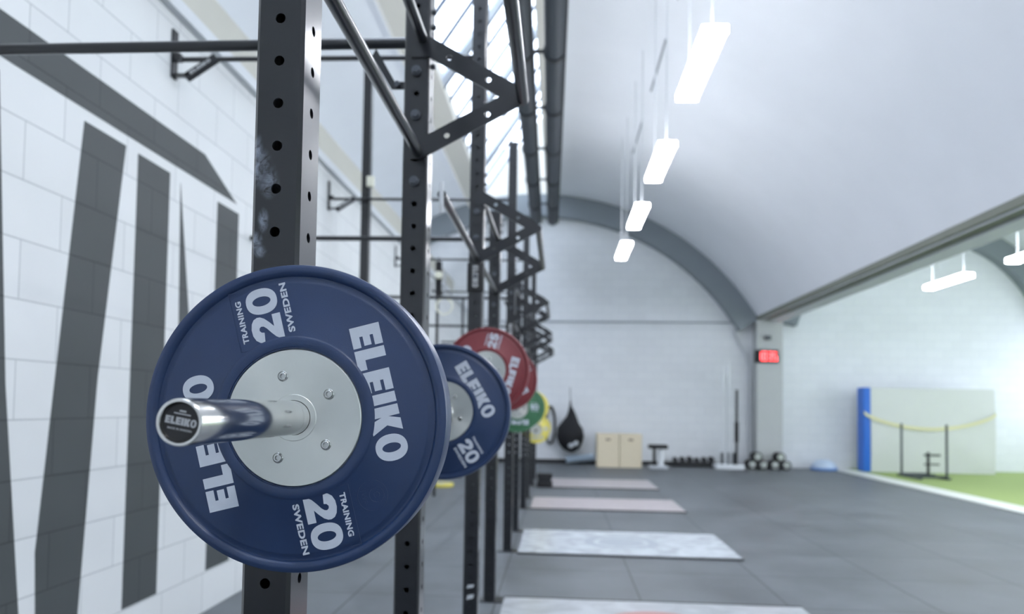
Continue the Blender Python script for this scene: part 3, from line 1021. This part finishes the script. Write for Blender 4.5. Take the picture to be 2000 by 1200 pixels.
bar_labels = ['chrome barbell with blue plates, its sleeve end pointing at the camera',
              'chrome barbell with red plates racked higher than the others',
              'chrome barbell with green plates behind the red ones',
              'chrome barbell with yellow plates racked just behind the green ones',
              'chrome barbell with yellow plates racked low in the farthest bay']
specs = [('blue', '20', 0, 17, 'blue 20 kg plate filling the foreground on the near bar sleeve', 'blue 20 kg plate on the far end of the nearest barbell, partly hidden'),
         ('red', '25', -30, -75, 'red plate, nearer and fuller in view of the two red ones', 'red plate peeking out behind the nearer red one'),
         ('green', '10', -105, -60, 'green plate half hidden below the red plates', 'green plate hidden behind the nearer green one'),
         ('yellow', '15', 30, 0, 'pale yellow plate showing as a crescent behind the green plate', 'pale yellow plate behind the yellow crescent at the same height'),
         ('yellow', '15', 80, 20, 'pale yellow plate hung lowest, its grey hub in view', 'pale yellow plate behind the lowest yellow plate on the same bar')]
for i in range(5):
    bb, yc = make_barbell(bar_labels[i], starts[i], barz[i])
    c, w, r1, r2, l1, l2 = specs[i]
    yo = 0.685+PT/2+0.0005
    make_plate(c, w, l1, (BX, yc-yo, barz[i]), r1, group='weight plates on the barbells')
    make_plate(c, w, l2, (BX, yc+yo, barz[i]), r2, group='weight plates on the barbells')
make_plate('yellow', '15', 'yellow plate lying flat on the floor by the left wall', (-1.95, 12.6, PT/2), rot=(-PI/2, 0, 0), group=None)

# ------------------------------------------------------------------ PLATFORMS
PM = [platform_mat('pale_printed_platform', (174, 178, 182), (178, 124, 120), 0.28), platform_mat('glossy_white_platform', (190, 196, 202), (172, 180, 188), 0.25),
      platform_mat('pinkish_wood_platform', (178, 170, 172), None, 0.4, 0.06), platform_mat('pinkish_wood_platform_far', (172, 166, 168), None, 0.4, 0.06)]
plabel = ['pale lifting platform with a red round print at the bottom edge of the photo', 'glossy white scuffed lifting platform beside the third rack bay',
          'plain pinkish lifting platform beyond the glossy white one', 'farthest pinkish lifting platform near the plywood boxes']
for i, (ya, yb) in enumerate(((4.15, 5.38), (7.02, 8.36), (10.08, 11.36), (12.8, 14.4))):
    cxp, cyp = 0.62, (ya+yb)/2
    t = thing('lifting_platform', plabel[i], 'platform', (cxp, cyp, 0), group='lifting platforms beside the racks')
    MB().box(-0.985, 1.02, ya-cyp, yb-cyp, 0, 0.014, bevel=0.003).build('sheet', PM[i], t, smooth=False)
    for e in (ya-cyp-0.02, yb-cyp):
        MB().box(-0.988, 1.024, e, e+0.02, 0, 0.016).build('edge_strip', M['blackmat'], t, smooth=False)

# ------------------------------------------------------------------ FAR END EQUIPMENT
# two plywood jump boxes
def ply_box(label, x):
    t = thing('plyometric_box', label, 'jump box', (x, 17.38, 0), group='plywood jump boxes')
    MB().box(-0.245, 0.245, 0, 0.6, 0, 0.75, bevel=0.006).build('box_body', M['wood'], t, smooth=False)
    MB().prism([(-0.05, 0.60), (0.05, 0.60), (0.06, 0.62), (0.05, 0.64), (-0.05, 0.64), (-0.06, 0.62)], lambda u, v: (u, -0.002, v), lambda u, v: (u, 0.002, v)).build('hand_hole', M['woodcut'], t, smooth=False)
ply_box('left of the two plywood jump boxes, nearer the black ball bag', 1.09)
ply_box('right of the two plywood jump boxes, nearer the small stool', 1.595)

# ball bag hanging on the wall
t = thing('ball_net', 'black drawstring bag of balls hanging on the end wall', 'ball bag', (0.25, 18.02, 0))
MB().path([(0, 0, 1.50), (0, 0, 1.36), (0.02, 0, 1.25), (0.03, 0, 1.12), (0.01, 0, 0.98), (0, 0, 0.84), (0.0, 0, 0.66), (0.02, 0, 0.5), (0.03, 0, 0.36), (0.03, 0, 0.28)],
          [0.014, 0.03, 0.07, 0.12, 0.20, 0.30, 0.325, 0.28, 0.19, 0.05], 20).build('bag', M['blackfab'], t)
MB().path([(0, 0, 1.50), (-0.01, 0.1, 1.75), (0, 0.29, 1.8)], 0.008, 8).build('drawstring', M['blackfab'], t)
for x, z in ((0.02, 0.45), (0.13, 0.50)):
    MB().sphere((x, -0.235, z), 0.07).build('ball', M['greyplast'], t)
# black loop band on the wall
pts = [(0.11*math.cos(2*PI*i/28), 0, 0.44*math.sin(2*PI*i/28)) for i in range(29)]
t = tag(MB().path(pts, 0.028, 8).build('resistance_band', M['blackfab'], None, (-0.22, 18.34, 0.90)), 'black loop band hanging on the end wall behind the yellow plates', 'exercise band')
# pale blue rolled mat
t = tag(MB().tube((0, 0, 0), (0.66, 0, 0.07), 0.085, 20).build('rolled_mat', M['paleblue'], None, (0.16, 18.2, 0.10)), 'pale blue rolled mat on the floor left of the plywood boxes', 'exercise mat')
# black block on the floor
t = thing('dumbbell_block', 'black block on the floor beside the farthest rack bay', 'weight block', (-0.235, 12.93, 0.0145))
MB().box(-0.13, 0.13, -0.12, 0.12, 0, 0.075, bevel=0.012).box(-0.13, 0.13, -0.12, 0.12, 0.135, 0.21, bevel=0.012).build('end_blocks', M['blackmat'], t)
MB().box(-0.11, 0.11, -0.10, 0.10, 0.07, 0.14).build('handle', M['black'], t)
# stool
t = thing('roller_stool', 'small grey stool with a black seat right of the plywood boxes', 'stool', (2.2, 17.35, 0))
MB().box(-0.2, 0.2, -0.15, 0.15, 0, 0.07, bevel=0.02).build('base', M['greyplast'], t)
MB().tube((0.05, 0, 0.07), (0.05, 0, 0.44), 0.07, 16, r2=0.05).build('post', M['white_metal'], t)
MB().box(-0.12, -0.06, -0.05, 0.05, 0.07, 0.44, bevel=0.01).build('brace', M['blackmat'], t)
MB().box(-0.22, 0.2, -0.14, 0.14, 0.44, 0.53, bevel=0.025).build('seat', M['blackmat'], t)
# low black tray with small weights
t = thing('weight_tray', 'long low black tray of small weights along the end wall', 'storage tray', (3.1, 18.15, 0))
MB().box(-0.5, 0.5, -0.14, 0.14, 0, 0.11, bevel=0.01).build('tray', M['blackmat'], t)
for k in range(6):
    tag(MB().tube((0, -0.09, 0), (0, 0.09, 0), 0.05+0.006*(k % 3), 14).build('small_weight', M['blackmat'], None, (2.68+k*0.165, 18.15, 0.112+0.05+0.006*(k % 3))),
        'small black round weight lying on the low tray by the end wall', 'weight', 'small weights on the low tray')
# barbell stand with upright bars
t = thing('barbell_stand', 'light grey vertical barbell stand by the column', 'barbell stand', (3.86, 17.75, 0))
MB().box(-0.36, 0.27, -0.2, 0.2, 0, 0.10, bevel=0.02).build('base', M['white_metal'], t)
b = MB()
for k in range(3):
    b.tube((-0.18+k*0.13, 0.05, 0.10), (-0.18+k*0.13, 0.05, 0.36), 0.032, 14)
b.tube((0.09, 0.05, 0.1), (0.09, 0.05, 0.36), 0.032, 14)
b.build('tube_holder', M['bolt'], t)
for k, (x, hh) in enumerate(((-0.18, 1.95), (-0.05, 2.1), (0.08+0.0, 2.0))):
    if k < 3:
        tag(MB().tube((0, 0, 0), (0, 0, hh), 0.014, 12).tube((0, 0, 0.0), (0, 0, 0.45), 0.04, 14).tube((0, 0, hh-0.62), (0, 0, hh-0.12), 0.04, 14).build('spare_barbell', M['white_metal'], None, (3.86+x-0.002, 17.80, 0.362)) if k < 2 else
            MB().tube((0, 0, 0), (0, 0, hh), 0.014, 12).build('spare_barbell', M['greyplast'], None, (3.86-0.115, 17.62, 0.103)),
            ('pale upright barbell, left one in the stand by the column', 'pale upright barbell, middle one in the stand by the column', 'pale thin upright bar at the front of the stand by the column')[k], 'barbell', 'upright bars in the stand')
t = thing('spare_barbell', 'black upright barbell in the stand by the column', 'barbell', (3.98, 17.70, 0.101))
MB().tube((0, 0, 0), (0, 0, 1.68), 0.03, 14).build('shaft', M['blackmat'], t)
MB().tube((0, 0, 0.50), (0, 0, 0.95), 0.048, 14).build('grip', M['blackmat'], t)
# dumbbells in two rows
def dumbbell(label, x, z, y=17.72):
    t = thing('dumbbell', label, 'dumbbell', (x, y, z), group='round dumbbells by the column')
    for s in (-1, 1):
        MB().lathe([(0, s*0.075), (0.1, s*0.075), (0.108, s*0.083), (0.108, s*0.155), (0.1, s*0.165), (0, s*0.165)], 20).build('head', M['blackmat'], t)
        MB().lathe([(0, s*0.1655), (0.078, s*0.1655), (0.07, s*0.172), (0, s*0.173)], 20).build('face_disc', M['steelbolt'], t)
    MB().tube((0, -0.08, 0), (0, 0.08, 0), 0.016, 10).build('handle', M['chrome'], t)
for k, x in enumerate((4.29, 4.54, 4.79, 5.04)):
    dumbbell(('leftmost', 'second from left', 'third from left', 'rightmost')[k] + ' dumbbell of the bottom row in front of the column', x, 0.109)
for k, x in enumerate((4.415, 4.915)):
    dumbbell(('left', 'right')[k] + ' dumbbell of the top row in front of the column', x, 0.286)
# balance dome
t = thing('balance_dome', 'pale blue balance dome on the floor beside the white kerb', 'balance dome', (5.97, 17.95, 0.0))
MB().lathe([(0, 0), (0.28, 0), (0.3, 0.03), (0.28, 0.06), (0, 0.06)], 32, 'Z').build('base', M['bosu'], t)
MB().lathe([(0.27, 0.055), (0.26, 0.12), (0.2, 0.19), (0.1, 0.235), (0, 0.245)], 32, 'Z').build('dome', M['bosutop'], t)

# crash mat leaning on the wall, with strap
t = thing('crash_mat', 'large pale crash mat with a bright blue edge standing against the end wall', 'crash mat', (8.15, 17.75, 0.013))
NX, NZ = 40, 26
b = MB()
def front(u, v):
    sag = 0.016*math.sin(u*14-v*7)*(1-v) + 0.014*math.sin(u*11+v*9)*(1-v)*u + 0.02*math.sin(u*3.1)*v*0.5 - 0.03*math.sin(PI*v)
    return (-1.30+2.62*u, -0.18+sag, 1.85*v)
G = [[b.bm.verts.new(front(i/NX, j/NZ)) for j in range(NZ+1)] for i in range(NX+1)]
for i in range(NX):
    for j in range(NZ):
        b.bm.faces.new((G[i][j], G[i+1][j], G[i+1][j+1], G[i][j+1]))
B2 = [[b.bm.verts.new((-1.30+2.62*i/NX, 0.18, 1.85*j/NZ)) for j in (0, NZ)] for i in range(NX+1)]
for i in range(NX):
    b.bm.faces.new((B2[i][0], B2[i+1][0], B2[i+1][1], B2[i][1]))
    b.bm.faces.new((G[i][0], G[i+1][0], B2[i+1][0], B2[i][0]))
    b.bm.faces.new((G[i][NZ], G[i+1][NZ], B2[i+1][1], B2[i][1]))
for i, c in ((0, 0), (NX, NX)):
    for j in range(NZ):
        pass
b.bm.faces.new([G[0][j] for j in range(NZ+1)]+[B2[0][1], B2[0][0]])
b.bm.faces.new([G[NX][j] for j in range(NZ+1)]+[B2[NX][1], B2[NX][0]])
b.build('mat_body', M['crash'], t, angle=60)
MB().box(-1.455, -1.302, -0.20, 0.18, 0, 1.86, bevel=0.02).build('edge_pad', M['bluepad'], t)
b = MB()
pts = []
for i in range(30):
    u = i/29
    z = 1.30-0.62*math.sin(PI*min(1, u*1.0))**0.7*0.55
    pts.append((-1.46+2.78*u, z))
prev = None
for x, z in pts:
    cur = [b.bm.verts.new((x, -0.245, z+0.035)), b.bm.verts.new((x, -0.245, z-0.035)), b.bm.verts.new((x, -0.235, z-0.035)), b.bm.verts.new((x, -0.235, z+0.035))]
    if prev:
        for q in range(4):
            r = (q+1) % 4
            b.bm.faces.new((prev[q], prev[r], cur[r], cur[q]))
    prev = cur
b.build('strap', M['band'], t)
# push sled on the turf
t = thing('push_sled', 'black push sled with two upright poles on the green turf', 'push sled', (7.36, 16.25, 0.0125))
b = MB()
for x in (-0.27, 0.27):
    b.box(x-0.035, x+0.035, -0.5, 0.5, 0, 0.045, bevel=0.01)
for yy in (-0.35, 0.1, 0.38):
    b.box(-0.27, 0.27, yy-0.03, yy+0.03, 0.03, 0.07)
b.build('frame', M['sled'], t, smooth=False)
for x, yy in ((-0.27, 0.35), (0.27, -0.40)):
    MB().tube((x, yy, 0.045), (x, yy, 1.09), 0.024, 14).build('pole', M['sled'], t)
MB().tube((0.10, 0.0, 0.05), (0.10, 0.0, 0.52), 0.03, 14).build('weight_peg', M['black'], t)
MB().box(0.02, 0.32, -0.05, 0.02, 0.44, 0.48).box(0.02, 0.30, -0.05, 0.02, 0.26, 0.29).build('cross_bar', M['black'], t, smooth=False)

# digital clock and sensor on the column
t = thing('digital_clock', 'black digital clock with red digits on the column', 'clock', (4.70, Y1-0.42, 2.565))
MB().box(-0.27, 0.27, -0.05, 0, -0.15, 0.15, bevel=0.01).build('case', M['blackmat'], t)
def seg_digit(x, segs):
    w, hh, s = 0.085, 0.19, 0.022
    P = {'a': (0, w, hh-s, hh), 'g': (0, w, hh/2-s/2, hh/2+s/2), 'd': (0, w, 0, s), 'f': (0, s, hh/2, hh), 'b': (w-s, w, hh/2, hh), 'e': (0, s, 0, hh/2), 'c': (w-s, w, 0, hh/2)}
    return [(x+P[k][0], x+P[k][1], P[k][2]-hh/2, P[k][3]-hh/2) for k in segs]
b = MB()
for x, sg in ((-0.20, 'bc'), (-0.085, 'abcdef'), (0.03, 'abgcd'), (0.14, 'afgcd')):
    for x0, x1, z0, z1 in seg_digit(x, sg):
        b.box(x0, x1, -0.054, -0.049, z0, z1)
b.box(-0.1, -0.09, -0.054, -0.049, -0.06, -0.04).box(-0.1, -0.09, -0.054, -0.049, 0.03, 0.05)
b.build('digits', M['clock_led'], t, smooth=False)
t = tag(MB().box(-0.07, 0.07, -0.08, 0, -0.05, 0.05, bevel=0.015).tube((0, -0.08, 0), (0, -0.095, 0), 0.03, 16).build('alarm_sensor', M['bolt'], None, (4.73, Y1-0.42, 2.99)),
        'small dark alarm sensor on the column above the clock', 'sensor')
t = tag(MB().path([(4.06, 18.33, 3.36), (4.08, 18.3, 3.1), (4.2, 18.3, 2.85), (4.36, 18.3, 2.6), (4.40, 18.3, 2.3), (4.40, 18.3, 0.02)], 0.03, 10).build('drain_pipe', M['trim']),
        'pale pipe bending down the end wall left of the column', 'pipe')
